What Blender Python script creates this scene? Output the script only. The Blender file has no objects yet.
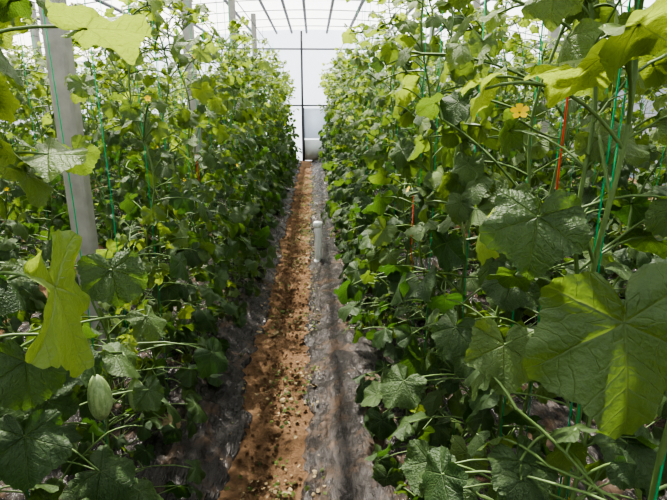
import bpy, math, random
import numpy as np
from mathutils import Vector, noise, Matrix
S=bpy.context.scene
R=random.Random(7)
# ---------------------------------------------------------------- materials
def newmat(name):
    m=bpy.data.materials.new(name); m.use_nodes=True
    nt=m.node_tree; nt.nodes.clear()
    o=nt.nodes.new('ShaderNodeOutputMaterial')
    return m,nt,o
def nd(nt,t,**k):
    n=nt.nodes.new(t)
    for a,b in k.items(): setattr(n,a,b)
    return n
def mth(nt,op,a,b=None,c=None):
    n=nt.nodes.new('ShaderNodeMath'); n.operation=op
    for i,v in enumerate((a,b,c)):
        if v is None: continue
        if isinstance(v,(int,float)): n.inputs[i].default_value=v
        else: nt.links.new(v,n.inputs[i])
    return n.outputs[0]
def mixc(nt,f,a,b):
    n=nt.nodes.new('ShaderNodeMix'); n.data_type='RGBA'
    for i,v in ((0,f),(6,a),(7,b)):
        if isinstance(v,(int,float)): n.inputs[i].default_value=v
        elif isinstance(v,tuple): n.inputs[i].default_value=(*v,1)
        else: nt.links.new(v,n.inputs[i])
    return n.outputs[2]
def maprange(nt,v,a,b,c,d):
    n=nt.nodes.new('ShaderNodeMapRange'); n.inputs[1].default_value=a;n.inputs[2].default_value=b
    n.inputs[3].default_value=c;n.inputs[4].default_value=d; nt.links.new(v,n.inputs[0]); return n.outputs[0]
def prin(nt,col,rough=.6,spec=.5):
    p=nt.nodes.new('ShaderNodeBsdfPrincipled')
    if isinstance(col,tuple): p.inputs['Base Color'].default_value=(*col,1)
    else: nt.links.new(col,p.inputs['Base Color'])
    p.inputs['Roughness'].default_value=rough
    p.inputs['Specular IOR Level'].default_value=spec
    return p
def noisen(nt,scale,detail=4,vec=None,rough=.55):
    n=nt.nodes.new('ShaderNodeTexNoise'); n.inputs['Scale'].default_value=scale; n.inputs['Detail'].default_value=detail
    n.inputs['Roughness'].default_value=rough
    if vec is not None: nt.links.new(vec,n.inputs['Vector'])
    return n.outputs[0]
def bump(nt,h,p,st=.5,dist=.01):
    b=nt.nodes.new('ShaderNodeBump'); b.inputs['Strength'].default_value=st; b.inputs['Distance'].default_value=dist
    nt.links.new(h,b.inputs['Height']); nt.links.new(b.outputs[0],p.inputs['Normal']); return b.outputs[0]

def simple(name,col,rough=.6,var=.25,scale=20,bs=.2,bd=.003,metal=0):
    m,nt,o=newmat(name)
    tc=nd(nt,'ShaderNodeTexCoord').outputs['Object']
    n=noisen(nt,scale,5,tc)
    c=mixc(nt,n,tuple(x*(1-var) for x in col),tuple(min(1,x*(1+var)) for x in col))
    p=prin(nt,c,rough); p.inputs['Metallic'].default_value=metal
    bump(nt,n,p,bs,bd); nt.links.new(p.outputs[0],o.inputs[0]); return m

def leafmat():
    m,nt,o=newmat('melon_leaf')
    at=nd(nt,'ShaderNodeAttribute',attribute_name='luv')
    sp=nd(nt,'ShaderNodeSeparateXYZ'); nt.links.new(at.outputs['Vector'],sp.inputs[0])
    x,y,t=sp.outputs
    nA=noisen(nt,3.2,2,at.outputs['Vector'])
    x=mth(nt,'ADD',x,mth(nt,'MULTIPLY',mth(nt,'SUBTRACT',nA,.5),mth(nt,'MULTIPLY',x,.35)))
    r=mth(nt,'SQRT',mth(nt,'ADD',mth(nt,'MULTIPLY',x,x),mth(nt,'MULTIPLY',y,y)))
    th=mth(nt,'ARCTAN2',x,y)
    pp=mth(nt,'PINGPONG',th,math.pi/6)
    d=mth(nt,'MULTIPLY',r,mth(nt,'SINE',pp)); s=mth(nt,'MULTIPLY',r,mth(nt,'COSINE',pp))
    main=maprange(nt,mth(nt,'ADD',d,mth(nt,'MULTIPLY',r,.014)),.003,.026,1,0)
    fr=mth(nt,'FRACT',mth(nt,'ADD',mth(nt,'MULTIPLY',mth(nt,'SUBTRACT',s,mth(nt,'MULTIPLY',d,.8)),6.3),mth(nt,'MULTIPLY',nA,1.5)))
    sec=maprange(nt,mth(nt,'ABSOLUTE',mth(nt,'SUBTRACT',fr,.5)),0.0,.10,.45,0)
    vein=mth(nt,'MAXIMUM',main,sec)
    n1=noisen(nt,2.6,4,at.outputs['Vector']); n2=noisen(nt,16.0,3,at.outputs['Vector'])
    dark=mixc(nt,maprange(nt,n1,.3,.7,0,1),(.028,.062,.025),(.062,.108,.040))
    young_backlit=(.17,.25,.06)  # pale tone: young growth, with backlight on upper leaves put into the colour
    base=mixc(nt,t,dark,young_backlit)
    base=mixc(nt,mth(nt,'MULTIPLY',vein,.28),base,(.19,.27,.10))
    base=mixc(nt,mth(nt,'MULTIPLY',n2,.3),base,(.08,.12,.035))
    tr=mixc(nt,t,(.065,.155,.024),(.50,.62,.09))
    tr=mixc(nt,mth(nt,'MULTIPLY',vein,.4),tr,(.30,.36,.10))
    p=prin(nt,base,.44,.5)
    h=mth(nt,'SUBTRACT',mth(nt,'MULTIPLY',n2,.9),mth(nt,'MULTIPLY',vein,.6))
    nb=bump(nt,h,p,.7,.006)
    tl=nd(nt,'ShaderNodeBsdfTranslucent'); nt.links.new(tr,tl.inputs[0]); nt.links.new(nb,tl.inputs['Normal'])
    mx=nd(nt,'ShaderNodeMixShader'); mx.inputs[0].default_value=.40
    nt.links.new(p.outputs[0],mx.inputs[1]); nt.links.new(tl.outputs[0],mx.inputs[2]); nt.links.new(mx.outputs[0],o.inputs[0])
    return m
LEAF=leafmat()
STEM=simple('vine_stem',(.12,.19,.055),.55,.3,40)
TWG=simple('green_twine',(.01,.40,.16),.5,.2,60)
PETAL=simple('yellow_petal',(.88,.60,.01),.5,.15,40)
def fruitmat():
    m,nt,o=newmat('melon_skin')
    tc=nd(nt,'ShaderNodeTexCoord').outputs['Object']
    mp=nd(nt,'ShaderNodeMapping'); mp.inputs['Scale'].default_value=(1,1,.12); nt.links.new(tc,mp.inputs[0])
    n=noisen(nt,110,3,mp.outputs[0]); k=noisen(nt,180,2,tc)
    c=mixc(nt,maprange(nt,n,.4,.6,0,1),(.19,.27,.10),(.31,.39,.18)); c=mixc(nt,maprange(nt,k,.55,.7,0,.5),c,(.44,.50,.30))
    p=prin(nt,c,.38,.5)
    nt.links.new(p.outputs[0],o.inputs[0]); return m
FRUIT=fruitmat()
DRY=simple('dry_leaf',(.22,.17,.09),.8,.4,30)
PM=[LEAF,STEM,TWG,PETAL,FRUIT,DRY]
TWR=simple('red_twine',(.65,.07,.03),.5,.2,60)
CONC=simple('concrete',(.38,.36,.32),.9,.3,14,.5,.01)
STEEL=simple('galvanised_steel',(.06,.06,.065),.5,.3,10,metal=.2)
BOW=simple('bow_pipe',(.45,.46,.47),.45,.2,10,metal=.1)
WPL=simple('white_plastic',(.80,.81,.79),.4,.05,10)
def soil():
    m,nt,o=newmat('soil')
    tc=nd(nt,'ShaderNodeTexCoord').outputs['Object']
    a=noisen(nt,2.2,6,tc); b=noisen(nt,55,8,tc,.7); c=noisen(nt,220,4,tc,.7)
    col=mixc(nt,maprange(nt,a,.3,.7,0,1),(.20,.120,.066),(.33,.210,.122))
    col=mixc(nt,maprange(nt,b,.42,.72,0,.8),col,(.11,.066,.038))
    col=mixc(nt,maprange(nt,c,.5,.8,0,.5),col,(.44,.31,.20))
    p=prin(nt,col,.95,.15)
    bump(nt,mth(nt,'ADD',b,mth(nt,'MULTIPLY',c,.4)),p,1,.03)
    nt.links.new(p.outputs[0],o.inputs[0]); return m
SOIL=soil()
def mulch():
    m,nt,o=newmat('mulch_film')
    tc=nd(nt,'ShaderNodeTexCoord').outputs['Object']
    mp=nd(nt,'ShaderNodeMapping'); mp.inputs['Scale'].default_value=(1,.22,1); nt.links.new(tc,mp.inputs[0])
    n=noisen(nt,20,6,mp.outputs[0],.6); w=noisen(nt,70,5,mp.outputs[0]); du=noisen(nt,6,7,tc,.7)
    col=mixc(nt,maprange(nt,n,.4,.65,0,1),(.014,.013,.013),(.050,.046,.043))
    p=prin(nt,col,.20,.36); bump(nt,mth(nt,'ADD',n,mth(nt,'MULTIPLY',w,.4)),p,.9,.04)
    q=prin(nt,mixc(nt,w,(.08,.052,.032),(.16,.105,.065)),.9,.1)
    mx=nd(nt,'ShaderNodeMixShader'); nt.links.new(maprange(nt,du,.52,.68,.03,.8),mx.inputs[0])
    nt.links.new(p.outputs[0],mx.inputs[1]);nt.links.new(q.outputs[0],mx.inputs[2]);nt.links.new(mx.outputs[0],o.inputs[0])
    return m
MULCH=mulch()
def film(name,transp,col=(.86,.90,.95),dif=.3):
    m,nt,o=newmat(name)
    tc=nd(nt,'ShaderNodeTexCoord').outputs['Object']
    n=noisen(nt,1.2,5,tc)
    c=mixc(nt,n,tuple(x*.85 for x in col),col)
    tl=nd(nt,'ShaderNodeBsdfTranslucent'); nt.links.new(c,tl.inputs[0])
    df=nd(nt,'ShaderNodeBsdfDiffuse'); nt.links.new(c,df.inputs[0])
    m1=nd(nt,'ShaderNodeMixShader'); m1.inputs[0].default_value=dif
    nt.links.new(tl.outputs[0],m1.inputs[1]); nt.links.new(df.outputs[0],m1.inputs[2])
    tp=nd(nt,'ShaderNodeBsdfTransparent'); m2=nd(nt,'ShaderNodeMixShader'); m2.inputs[0].default_value=transp
    nt.links.new(m1.outputs[0],m2.inputs[1]); nt.links.new(tp.outputs[0],m2.inputs[2]); nt.links.new(m2.outputs[0],o.inputs[0])
    return m
FILM=film('roof_film',.60,(.93,.95,.97),.15); FWALL=film('wall_film',.12,(.54,.64,.76),.2); FLOW=film('kick_sheet',.05,(.80,.84,.88))
# ---------------------------------------------------------------- mesh buffer
class Buf:
    def __init__(s): s.v=[];s.f=[];s.m=[];s.a=[];s.n=0
    def add(s,v,f,mat,a=None):
        v=np.asarray(v,float); s.v.append(v)
        s.a.append(np.zeros((len(v),3)) if a is None else a)
        k=s.n; s.f.extend([tuple(i+k for i in q) for q in f]); s.m.extend([mat]*len(f)); s.n+=len(v)
    def mesh(s,name,mats):
        me=bpy.data.meshes.new(name); V=np.concatenate(s.v)
        me.from_pydata(V.tolist(),[],s.f)
        for m in mats: me.materials.append(m)
        me.polygons.foreach_set('material_index',s.m)
        me.polygons.foreach_set('use_smooth',[True]*len(s.f))
        at=me.attributes.new('luv','FLOAT_VECTOR','POINT'); at.data.foreach_set('vector',np.concatenate(s.a).ravel())
        me.update(); return me
    def obj(s,name,mats,parent=None,loc=(0,0,0)):
        o=bpy.data.objects.new(name,s.mesh(name,mats)); S.collection.objects.link(o); o.location=loc
        if parent: o.parent=parent
        return o
def nrm(v):
    v=np.asarray(v,float); return v/(np.linalg.norm(v)+1e-9)
def tube(buf,pts,rad,mat,sides=6,cap=True):
    pts=np.asarray(pts,float); n=len(pts)
    if np.isscalar(rad): rad=[rad]*n
    vs=[]
    T=np.gradient(pts,axis=0); ref=np.array([1.,0,0])
    if abs(nrm(T[0])[0])>.8: ref=np.array([0,1.,0])
    for i in range(n):
        t=nrm(T[i]); u=nrm(ref-t*np.dot(ref,t)); w=np.cross(t,u); ref=u
        for k in range(sides):
            a=2*math.pi*k/sides; vs.append(pts[i]+rad[i]*(math.cos(a)*u+math.sin(a)*w))
    fs=[]
    for i in range(n-1):
        for k in range(sides):
            k2=(k+1)%sides; fs.append((i*sides+k,i*sides+k2,(i+1)*sides+k2,(i+1)*sides+k))
    if cap:
        fs.append(tuple(range(sides-1,-1,-1))); fs.append(tuple((n-1)*sides+k for k in range(sides)))
    buf.add(vs,fs,mat)
def box(buf,c,h,mat):
    c=np.array(c);h=np.array(h)
    v=[];
    for z in (-1,1):
        for (x,y) in ((-1,-1),(1,-1),(1,1),(-1,1)): v.append(c+h*np.array([x,y,z]))
    buf.add(v,[(3,2,1,0),(4,5,6,7),(0,1,5,4),(1,2,6,5),(2,3,7,6),(3,0,4,7)],mat)
def outline(th,lob):
    a=np.abs(th)
    r=.80+.16*np.cos(th)+lob*np.cos(6*th)
    s=np.clip((math.pi-a)/.55,0,1); s=s*s*(3-2*s)
    return r*(.16+.84*s)
def leaf(buf,pos,tip,nor,size,tint,res=0,rng=R,mat=0):
    ns,nr=((26,3),(52,4),(144,9))[res]
    th=np.linspace(-math.pi,math.pi,ns,endpoint=False)+math.pi/ns*.999
    r=outline(th,rng.uniform(.04,.10))
    teeth=(np.arange(ns)%2)*2-1 if res<2 else np.array([(-1,.1,1,.1)[i%4] for i in range(ns)])
    r=r*(1+(.030 if res<2 else .020)*teeth)*(1+.05*np.sin(2*th+rng.uniform(0,6))+.04*np.sin(5*th+rng.uniform(0,6)))
    ph=rng.uniform(0,6.28); ph2=rng.uniform(0,6.28); dr=rng.uniform(.15,.6) if res<2 else rng.uniform(.1,.3); wv=rng.uniform(.05,.15); fold=rng.uniform(-.55,.45)*(1 if res<2 else .6)
    vs=[np.zeros((1,3))]; 
    for i in range(1,nr+1):
        t=i/nr; x=np.sin(th)*r*t; y=np.cos(th)*r*t
        z=-dr*t*t*(.5+.5*np.cos(th)*.6)+wv*t**2*np.sin(3*th+ph)+.07*t**3*np.sin(7*th+ph2)+.06*t*np.abs(np.sin(3*th))+fold*np.abs(x)*.7
        if res==2: z=z+.014*np.sin(th*18+ph)*t*np.sin(t*14)+.03*t**4*np.sin(th*13+ph2)
        vs.append(np.stack([x*(1-.14*abs(fold)),y,z],1))
    L=np.concatenate(vs)
    f=[(0,1+k,1+(k+1)%ns) for k in range(ns-1)]
    for i in range(nr-1):
        for k in range(ns-1):
            a=1+i*ns; f.append((a+k,a+ns+k,a+ns+k+1,a+k+1))
    f=[q[::-1] for q in f]
    nor=nrm(nor); tip=nrm(np.asarray(tip)-nor*np.dot(tip,nor)); sx=np.cross(tip,nor)
    W=np.outer(L[:,0],sx)+np.outer(L[:,1],tip)+np.outer(L[:,2],nor)
    A=L.copy(); A[:,2]=tint
    buf.add(W*size+np.asarray(pos),f,mat,A)
def bez(a,b,c,n=6):
    a,b,c=map(np.asarray,(a,b,c)); t=np.linspace(0,1,n)[:,None]
    return (1-t)**2*a+2*t*(1-t)*b+t*t*c
def flower(buf,p,n,s,rng):
    n=nrm(n); u=nrm(np.cross(n,[.3,.2,1])); w=np.cross(n,u)
    for k in range(5):
        a=k*2*math.pi/5; d=math.cos(a)*u+math.sin(a)*w; e=-math.sin(a)*u+math.cos(a)*w
        p=np.asarray(p)
        v=[p,p+d*s*.45+e*s*.32+n*s*.35,p+d*s*.80+e*s*.36+n*s*.45,p+d*s*1.0+n*s*.3,p+d*s*.80-e*s*.36+n*s*.45,p+d*s*.45-e*s*.32+n*s*.35]
        buf.add(v,[(0,1,2,3,4,5)],3)
    tube(buf,[p-n*s*.9,p-n*s*.3,p+n*s*.1],[s*.12,s*.3,s*.12],1,6)
def melon(buf,p,L,rad,rng):
    N=14; pts=[];rd=[]
    for i in range(N+1):
        t=i/N; pts.append([p[0]+.004*math.sin(3*t),p[1],p[2]-L*t]); rd.append(max(.001,rad*math.sin(math.pi*(.02+.96*t))**.5*(.9+.16*t)))
    tube(buf,pts,rd,4,20)
    tube(buf,bez([p[0],p[1],p[2]-.004],[p[0],p[1],p[2]+.03],[p[0]-.03,p[1]+.02,p[2]+.07],6),.0035,1,6)
    tube(buf,[[p[0],p[1],p[2]-L+.002],[p[0],p[1],p[2]-L-.004]],[.006,.003],5,8)
CAM=np.array([0,0,1.5])
def vine(buf,seed,ox=0,oy=0,H=2.15,res=0,cull=0,string=True,ext=0):
    g=random.Random(seed); o=np.array([ox,oy,0.])
    ok=lambda p:(cull==0 or (np.linalg.norm((p-CAM)*np.array([1,1,.75]))>cull and not(abs(p[0]+.09)<.20 and p[2]<1.9)))
    n=30; a1,a2,a3=[g.uniform(0,6.28) for _ in range(3)]
    P=[]
    for i in range(n+1):
        z=.02+(H-.02)*i/n
        P.append(o+np.array([.035*math.sin(z*4+a1)+.02*math.sin(z*11+a2),.05*math.sin(z*3+a2)+.02*math.sin(z*9+a3),z]))
    P=np.array(P)
    tube(buf,P,[.0065-.003*i/n for i in range(n+1)],1,5)
    if string: tube(buf,[o+np.array([.01,0,.05]),o+np.array([.012,.01,1.2]),o+np.array([0,0,2.5])],.0019,2,4)
    at=lambda z:np.array([np.interp(z,P[:,2],P[:,k]) for k in range(3)])
    def onelf(p0,az,pl,el,size,tint):
        d=np.array([math.cos(az)*math.cos(el),math.sin(az)*math.cos(el),math.sin(el)])
        p2=p0+d*pl+np.array([0,0,-.15*pl]); mid=p0+d*pl*.55+np.array([0,0,.12*pl])
        p2[2]=max(p2[2],.13)
        if not ok(p2): return
        tube(buf,bez(p0,mid,p2,5),[.0032,.003,.0028,.0026,.0026],1,4,False)
        az2=az+g.gauss(0,.6); drop=g.triangular(.1,1.5,.95) if p0[2]<1.7 else g.uniform(-.2,1)
        h=np.array([math.cos(az2),math.sin(az2),0]); tip=h*math.cos(drop)-np.array([0,0,math.sin(drop)])
        nor=h*math.sin(drop)+np.array([0,0,math.cos(drop)]); roll=g.gauss(0,.45)
        sd=np.cross(tip,nor); nor=nor*math.cos(roll)+sd*math.sin(roll)
        if p0[2]<.5 and g.random()<.02: leaf(buf,p2,tip,nor,size*.7,0,res,g,5)
        else: leaf(buf,p2,tip,nor,size,tint,res,g)
    z=.10; i=0
    while z<H:
        p0=at(z); az=(0 if i%2 else math.pi)+g.gauss(0,.8)
        top=z/H
        size=g.triangular(.038,.100,.070)*(1 if top<.7 else 1-.9*(top-.7)*1.8)
        tint=min(1,max(0,g.gauss(.05,.12)+(.45 if g.random()<.15 else 0)+(.80*max(0,top-.5)/.5)))  # paler toward the top: younger leaves and painted-in backlight
        if not (top>.6 and g.random()<.22): onelf(p0,az,g.uniform(.10,.22),g.uniform(.0,.8),size,tint)
        if ext and z<.95 and g.random()<.6:
            az=(0 if ext>0 else math.pi)+g.gauss(0,.5); onelf(p0,az,g.uniform(.20,.34),g.uniform(-.15,.35),g.uniform(.055,.092),max(0,g.gauss(.05,.08)))
        if g.random()<.55:
            az=g.uniform(0,6.28); L=g.uniform(.14,.34); el=g.uniform(-.3,.8)
            e=p0+np.array([math.cos(az)*math.cos(el),math.sin(az)*math.cos(el)*.8,math.sin(el)])*L; e[2]=max(e[2],.12)
            if ok(e):
                m=(p0+e)/2+np.array([0,0,.04]); Q=bez(p0,m,e,6); tube(buf,Q,.003,1,4,False)
                for q in (2,3,4,5):
                    onelf(Q[q],az+g.gauss(0,1.2),g.uniform(.04,.11),g.uniform(0,.9),g.uniform(.028,.066),min(1,max(0,g.gauss(.2,.18)+.9*max(0,top-.5))))
                if g.random()<.11: flower(buf,e+np.array([0,0,.02]),[math.cos(az),math.sin(az),.5],.013,g)
        if g.random()<.5 and ok(p0):
            az=g.uniform(0,6.28); T=[]
            for k in range(12):
                t=k/11; T.append(p0+np.array([math.cos(az)*t*.12+.012*t*math.cos(t*14),math.sin(az)*t*.12+.012*t*math.sin(t*14),.06*t]))
            tube(buf,T,.0012,1,3,False)
        if .35<z<1.1 and g.random()<.04:
            q=p0+np.array([g.choice((-1,1))*.07,g.uniform(-.06,.06),-.05])
            if ok(q) and res==0: melon(buf,q,g.uniform(.09,.13),g.uniform(.026,.034),g)
        z+=g.uniform(.050,.080); i+=1
    for k in range(4):
        p0=at(H-g.uniform(.05,.4)); az=g.uniform(0,6.28); e=p0+np.array([.22*math.cos(az),.22*math.sin(az),g.uniform(.05,.3)])
        if not ok(e): continue
        Q=bez(p0,(p0+e)/2+np.array([0,0,.08]),e,7); tube(buf,Q,.0024,1,4,False)
        for q in (2,3,4,5,6): onelf(Q[q],g.uniform(0,6.28),g.uniform(.03,.07),g.uniform(.2,1),g.uniform(.02,.045),g.uniform(.6,1))
# ---------------------------------------------------------------- rows
variants=[]
for k in range(7):
    b=Buf(); vine(b,100+k,H=1.90+.06*k,res=0,ext=1); variants.append(b.mesh('melon_vine_mesh',PM))
def empty(name):
    e=bpy.data.objects.new(name,None); S.collection.objects.link(e); return e
SP=.36
for rx,main in ((-.74,1),(-1.62,0),(-2.75,0),(-3.5,0),(.51,1),(1.36,0),(2.1,0),(2.95,0),(4.1,0),(-4.6,0)):
    e=empty('melon_vine_row'); y=-.9 if main else .2; 
    if abs(rx)>2: y=1.2
    k=0; face=0 if rx<0 else math.pi
    while y<13.9:
        yy=y+R.uniform(-.05,.05); xx=rx+R.uniform(-.04,.04)
        if main and yy<3.3:
            if not (rx>0 and -.3<yy<.5):
                b=Buf(); H=R.uniform(1.92,2.2)
                if rx<0: H-=.12
                if rx<0 and 1.2<yy<1.95: H=.95
                vine(b,500+k+int(rx*10),xx,yy,H=H,res=1,cull=.90,ext=(1 if rx<0 else -1))
                b.obj('melon_vine',PM,e)
        else:
            o=bpy.data.objects.new('melon_vine',variants[R.randrange(7)]); S.collection.objects.link(o)
            o.location=(xx,yy,0); o.rotation_euler=(0,0,(face if main else R.choice((0,math.pi)))+R.uniform(-.3,.3)); s=R.uniform(.88,1.04)*(.94 if rx<-1 else 1); o.scale=(s,s,s); o.parent=e
        y+=SP*R.uniform(.9,1.1); k+=1
# ---------------------------------------------------------------- foreground vines
def herovine(sx,sy,leaves,extra=None):
    b=Buf(); n=24; P=np.array([[sx+.015*math.sin(i*.9),sy+.012*math.cos(i*.7),.02+2.3*i/n] for i in range(n+1)])
    tube(b,P,[.0066-.003*i/n for i in range(n+1)],1,8)
    tube(b,[[sx+.012,sy-.01,.05],[sx-.004,sy-.01,1.2],[sx,sy,2.5]],.0014,2,5)
    g=random.Random(int(sx*100))
    for (p,tip,nor,size,tint) in leaves:
        p=np.array(p); z0=p[2]-.10
        s0=np.array([np.interp(z0,P[:,2],P[:,0]),np.interp(z0,P[:,2],P[:,1]),z0])
        mid=(s0+p)/2+np.array([0,0,.07])-np.array(tip)*.03
        tube(b,bez(s0,mid,p,10),[.0038-.0012*k/9 for k in range(10)],1,7,False)
        leaf(b,p,tip,nor,size,tint,2,g)
    if extra: extra(b,g)
    return b.obj('melon_vine',PM)
herovine(.53,.88,[
 ((.378,.823,1.318),(-.15,-.2,-.9),(-.25,-.8,.5),.10,.12),
 ((.435,.639,1.205),(.12,-.05,-1),(-.25,-.85,.25),.155,.26),
 ((.355,.851,1.066),(-.1,-.3,-.85),(-.1,-.7,.6),.085,.40),
 ((.428,.784,1.567),(-.9,.1,-.25),(-.05,.35,.85),.10,.85),  # pale tint paints in light coming through this leaf
 ((.417,.684,1.60),(.6,-.2,.25),(-.3,.55,.75),.10,.9),
 ((.289,.882,1.527),(-.4,-.1,-.8),(-.6,.4,.4),.062,.75),
 ((.54,.951,1.44),(.8,-.3,-.3),(-.1,-.5,.8),.08,.5),
 ((.267,1.005,.685),(-.3,-.4,-.7),(-.3,-.6,.7),.08,.1),
 ((.362,.748,.889),(.2,-.5,-.7),(0,-.5,.8),.075,.1),
 ((.60,.80,1.15),(.4,-.3,-.7),(.1,-.7,.6),.10,.05),
 ((.62,.84,.85),(.4,-.4,-.6),(.1,-.6,.7),.09,.1),
 ((.50,.80,1.70),(.2,-.3,.2),(-.2,.4,.85),.085,.9),
])
def rf(b,g):
    flower(b,(.368,.92,1.487),(-.3,-.8,.6),.017,g)
    tube(b,bez((.375,.935,1.475),(.45,1.0,1.44),(.62,1.28,1.42),8),.0022,1,6)
herovine(.62,1.28,[
 ((.243,1.237,.764),(-.5,-.3,-.7),(-.4,-.5,.7),.08,.15),
 ((.45,1.15,1.30),(-.4,-.3,-.8),(-.4,-.6,.6),.07,.3),
 ((.47,1.12,1.10),(-.3,-.4,-.8),(-.3,-.6,.7),.08,.12),
 ((.40,1.22,1.56),(-.7,-.2,-.3),(-.3,.2,.9),.07,.8),
 ((.36,1.18,.95),(-.4,-.3,-.8),(-.5,-.6,.6),.08,.08),
],rf)
def lm(b,g):
    melon(b,(-.498,1.033,.915),.112,.027,g); tube(b,bez((-.528,1.053,.985),(-.62,1.0,1.06),(-.72,.98,1.02),6),.0035,1,6)
    melon(b,(-.50,1.25,.78),.10,.024,g)
    tube(b,bez((-.53,1.27,.85),(-.62,1.16,.92),(-.75,1.0,.90),6),.0035,1,6)
herovine(-.76,.98,[
 ((-.448,.834,1.20),(.12,.0,-.99),(.87,.16,.16),.16,.85),
 ((-.366,.90,1.62),(.85,0,-.25),(0,.30,.85),.10,.7),
 ((-.50,.982,1.412),(.9,-.1,-.15),(0,-.3,.95),.08,.6),
 ((-.423,1.015,1.17),(.2,-.3,-.9),(.4,-.7,.5),.08,.12),
 ((-.546,.877,1.037),(.1,-.3,-.9),(.3,-.75,.5),.09,.10),
 ((-.55,.838,.90),(.1,-.3,-.8),(.4,-.6,.6),.09,.03),
 ((-.64,.90,1.24),(-.1,-.4,-.8),(.1,-.7,.6),.075,.15),
 ((-.40,1.12,1.02),(.5,-.2,-.7),(.6,-.3,.6),.06,.3),
 ((-.43,1.16,.80),(.4,-.3,-.7),(.5,-.4,.6),.055,.1),
],lm)
# ---------------------------------------------------------------- ground
def grid(name,xs,ys,fz,mat,fx=None):
    v=[];f=[]
    for j,y in enumerate(ys):
        for i,x in enumerate(xs):
            X=x+(fx(x,y,i) if fx else 0); v.append((X,y,fz(x,y)))
    nx=len(xs)
    for j in range(len(ys)-1):
        for i in range(nx-1): f.append((j*nx+i,j*nx+i+1,(j+1)*nx+i+1,(j+1)*nx+i))
    me=bpy.data.meshes.new(name); me.from_pydata(v,[],f); me.materials.append(mat)
    me.polygons.foreach_set('use_smooth',[True]*len(f)); o=bpy.data.objects.new(name,me); S.collection.objects.link(o); return o
nz=lambda x,y,s,k=0:noise.noise(Vector((x*s,y*s,k)))
grid('floor',list(np.linspace(-60,60,3)),list(np.linspace(-40,90,3)),lambda x,y:-.04,SOIL)
grid('soil_path',list(np.linspace(-.75,.30,70)),list(np.linspace(-1,14.4,700)),lambda x,y:.0+.018*nz(x,y,4)+.016*nz(x,y,14,3)+.012*nz(x,y,34,5)-.008*math.exp(-((x+.22)/.1)**2),SOIL)
def bedh(d,w):
    t=min(1,max(0,d/.28)); h=.09*t*t*(3-2*t)
    e=min(1,max(0,(w-d)/.28)); return min(h,.09*e*e*(3-2*e))
def bed(name,x0,x1,flip):
    w=abs(x1-x0); xs=list(np.linspace(x0,x1,80)); ys=list(np.linspace(-1,14.3,620))
    def fz(x,y):
        d=abs(x-x0)
        wr=.022*noise.noise(Vector((x*9,y*2.2,7)))+.028*abs(noise.noise(Vector((x*20+y*3,y*3,2))))+.024*abs(noise.noise(Vector((x*38-y*4,y*6,2))))
        return .004+bedh(d,w)+wr*min(1,d*12+.3)-(.03 if d<.004 else 0)
    def fx(x,y,i): return flip*(.055*nz(0,y,2.0,9+x0)+.04*nz(0,y,7,4+x0)+.024*nz(0,y,26,4+x0))*(1 if abs(x-x0)<.3 else .3)
    grid(name,xs,ys,fz,MULCH,fx)
bed('plastic_mulch_bed',-.355,-2.1,1); bed('plastic_mulch_bed',-.07,1.75,1)
bed('plastic_mulch_bed',-2.5,-3.9,1); bed('plastic_mulch_bed',2.0,3.3,1)
# litter, gathered in drifts
b=Buf(); g=random.Random(3)
for i in range(5200):
    y=g.uniform(1.2,11); x=g.gauss(-.15,.15)
    if not -.5<x<.2 or nz(x*2,y,2.2,5)<g.uniform(-.25,.5): continue
    s=g.uniform(.004,.014)
    if g.random()<.06: s*=2
    a=g.uniform(0,6.28)
    leaf(b,(x,y,.016 if -.35<x<-.08 else .045),(math.cos(a),math.sin(a),.1),(g.gauss(0,.5),g.gauss(0,.5),1),s,g.uniform(.2,.8),0,g,0 if g.random()<.45 else 5)
b.obj('leaf_litter',PM)
b=Buf()
for i in range(1800):
    x=g.gauss(-.21,.10); y=g.uniform(1.2,9); s=g.uniform(.003,.012)
    if not -.42<x<.02: continue
    n=7; ring=[[x+s*math.cos(k*6.28/n)*g.uniform(.7,1.2),y+s*math.sin(k*6.28/n)*g.uniform(.7,1.2),.0] for k in range(n)]
    mid=[[x+.7*s*math.cos(k*6.28/n)*g.uniform(.7,1.2),y+.7*s*math.sin(k*6.28/n),.002+s*.8] for k in range(n)]
    b.add(ring+mid+[[x,y,.003+s*1.1]],[(k,(k+1)%n,n+(k+1)%n,n+k) for k in range(n)]+[(n+k,n+(k+1)%n,2*n) for k in range(n)],0)
b.obj('soil_clods',[SOIL])
# ---------------------------------------------------------------- greenhouse shell
RZ=lambda x:3.45-.021*x*x
XW=7.0; Y0=-4; Y1=14.5
grid('ceiling',list(np.linspace(-XW,XW,41)),list(np.linspace(Y0,Y1,60)),lambda x,y:RZ(x)+.015*math.cos(y*2*math.pi/1.25),FILM)
for nm,y in (('wall_front',Y1),('wall_back',Y0)):
    v=[];f=[];xs=np.linspace(-XW,XW,29)
    for x in xs: v+=[(x,y,-.03),(x,y,1.55),(x,y,RZ(x))]
    for i in range(28):
        f+=[(3*i,3*i+3,3*i+4,3*i+1),(3*i+1,3*i+4,3*i+5,3*i+2)]
    me=bpy.data.meshes.new(nm); me.from_pydata(v,[],f); me.materials.append(FWALL); o=bpy.data.objects.new(nm,me); S.collection.objects.link(o)
for nm,x in (('wall_left',-XW),('wall_right',XW)):
    me=bpy.data.meshes.new(nm); z=RZ(XW)
    me.from_pydata([(x,Y0,-.03),(x,Y1,-.03),(x,Y1,z),(x,Y0,z)],[],[(0,1,2,3)]); me.materials.append(FWALL); o=bpy.data.objects.new(nm,me); S.collection.objects.link(o)
b=Buf(); y=-3.9
while y<Y1:
    xs=np.linspace(-XW,XW,40); tube(b,[[x,y,RZ(x)-.03] for x in xs],.011,0,6); y+=1.1
b.obj('roof_bows',[BOW])
b=Buf()
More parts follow.
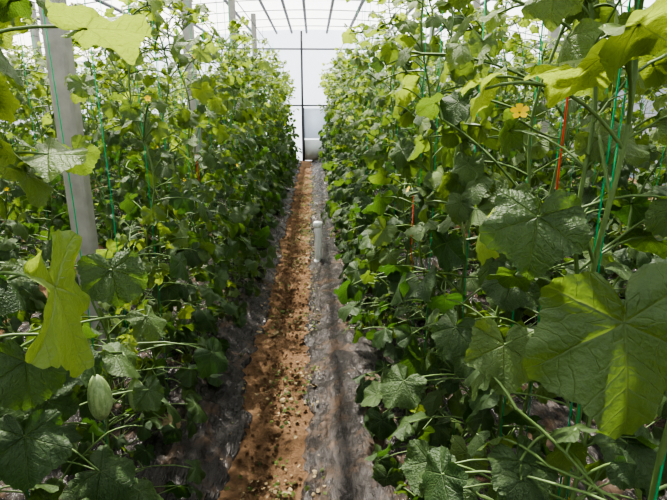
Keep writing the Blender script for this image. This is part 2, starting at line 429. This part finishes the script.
for x in (-4.6,-3.4,-2.6,-1.55,-.95,-.55,-.16,.38,.92,1.9,2.9,3.9,5):
    tube(b,[[x,Y0+.1,RZ(x)-.09],[x,5,RZ(x)-.11],[x,Y1-.05,RZ(x)-.09]],.030,0,6)
b.obj('roof_purlins',[STEEL])
b=Buf()
for x in (-3.5,-2.75,-1.62,-.74,.51,1.36,2.1,2.95):
    tube(b,[[x,Y0+.1,2.5],[x,5,2.48],[x,Y1-.05,2.5]],.005,0,5)
b.obj('trellis_wires',[STEEL])
b=Buf()
for z in (1.5,2.95): tube(b,[[-XW+.1,Y1-.06,z],[0,Y1-.06,z],[XW-.1,Y1-.06,z]] if z<2 else [[-4.2,Y1-.06,z],[0,Y1-.06,z],[4.2,Y1-.06,z]],.022,0,6)
for x in (-5,-3.4,-1.8,-.30,2.0,3.6,5.2): tube(b,[[x,Y1-.07,0],[x,Y1-.07,1.5],[x,Y1-.07,RZ(x)-.05]],.028,0,6)
b.obj('end_frame',[STEEL])
b=Buf(); box(b,(.06,Y1-.12,.30),(.32,.01,.28),0); box(b,(.06,Y1-.12,1.02),(.32,.006,.40),1)
for x in (-.27,.39): tube(b,[[x,Y1-.14,0],[x,Y1-.14,.7],[x,Y1-.14,1.45]],.018,2,6)
b.obj('door_1',[WPL,FLOW,STEEL])
# concrete posts
for (x,y) in ((-1.20,2.6),(-1.22,5.4),(-1.22,8.4),(-1.22,11.4),(2.52,2.7),(2.52,5.6),(2.52,8.4),(2.52,11.4),(-4.2,5.4),(-4.2,8.4),(-4.2,11.4)):
    bx=Buf(); h=(RZ(x)-.1)/2
    w=.048; c=.010; prof=[(-w+c,-w),(w-c,-w),(w,-w+c),(w,w-c),(w-c,w),(-w+c,w),(-w,w-c),(-w,-w+c)]
    v=[];zs=np.linspace(-.03,2*h,14)
    for z in zs:
        for (px,py) in prof: v.append((x+px+.003*nz(px,z,9),y+py+.003*nz(py,z,9,4),z))
    f=[(j*8+k,j*8+(k+1)%8,(j+1)*8+(k+1)%8,(j+1)*8+k) for j in range(13) for k in range(8)]+[tuple(13*8+k for k in range(8))]
    bx.add(v,f,0); 
    tube(bx,[[x-.06,y-.053,2.5],[x,y-.055,2.51],[x+.06,y-.053,2.5]],.004,1,5)
    o=bx.obj('concrete_post',[CONC,STEEL])
    for p in o.data.polygons: p.use_smooth=False
# white riser pipe
b=Buf(); X,Yp=.035,4.75
tube(b,[[X,Yp,-.01],[X,Yp,.1],[X-.003,Yp,.32],[X-.004,Yp,.39]],.034,0,20)
tube(b,[[X-.004,Yp,.365],[X-.004,Yp,.375],[X-.004,Yp,.415],[X-.004,Yp,.422]],[.036,.042,.042,.036],0,20)
tube(b,[[X,Yp,.0],[X,Yp,.04]],.042,0,20)
b.obj('irrigation_riser_pipe',[WPL])
# red twines
b=Buf()
tube(b,[[.60,1.22,2.5],[.59,1.2,1.7],[.585,1.19,1.35],[.60,1.2,1.1]],.0024,0,5)
tube(b,[[.42,2.1,1.15],[.42,2.1,.9],[.43,2.1,.8]],.0022,0,5)
tube(b,[[-.75,3.3,1.2],[-.75,3.3,.9]],.003,0,5)
b.obj('red_twine',[TWR])
# ---------------------------------------------------------------- light
sun=bpy.data.lights.new('sun','SUN'); sun.energy=18; sun.angle=math.radians(1.2); sun.color=(1,.95,.87)
so=bpy.data.objects.new('sun',sun); S.collection.objects.link(so)
d=Vector((-.18,.46,.87)); so.rotation_euler=d.to_track_quat('Z','Y').to_euler()
w=bpy.data.worlds.new('World'); S.world=w; w.use_nodes=True; nt=w.node_tree
bg=nt.nodes['Background']; sk=nt.nodes.new('ShaderNodeTexSky'); sk.sky_type='NISHITA'; sk.sun_disc=False
sk.sun_elevation=math.radians(50); sk.sun_rotation=math.radians(-20); sk.dust_density=4; sk.air_density=1.2
nt.links.new(sk.outputs[0],bg.inputs[0]); bg.inputs[1].default_value=.27
# ---------------------------------------------------------------- camera
cd=bpy.data.cameras.new('camera'); cd.sensor_width=36; cd.lens=36*504/667; cd.clip_start=.02; cd.clip_end=300
co=bpy.data.objects.new('camera',cd); S.collection.objects.link(co); co.location=(0,0,1.5)
co.rotation_euler=(math.radians(90-16),0,math.radians(-2.2)); S.camera=co
S.view_settings.view_transform='AgX'
try: S.view_settings.look='AgX - High Contrast'
except: pass
S.view_settings.exposure=-.1
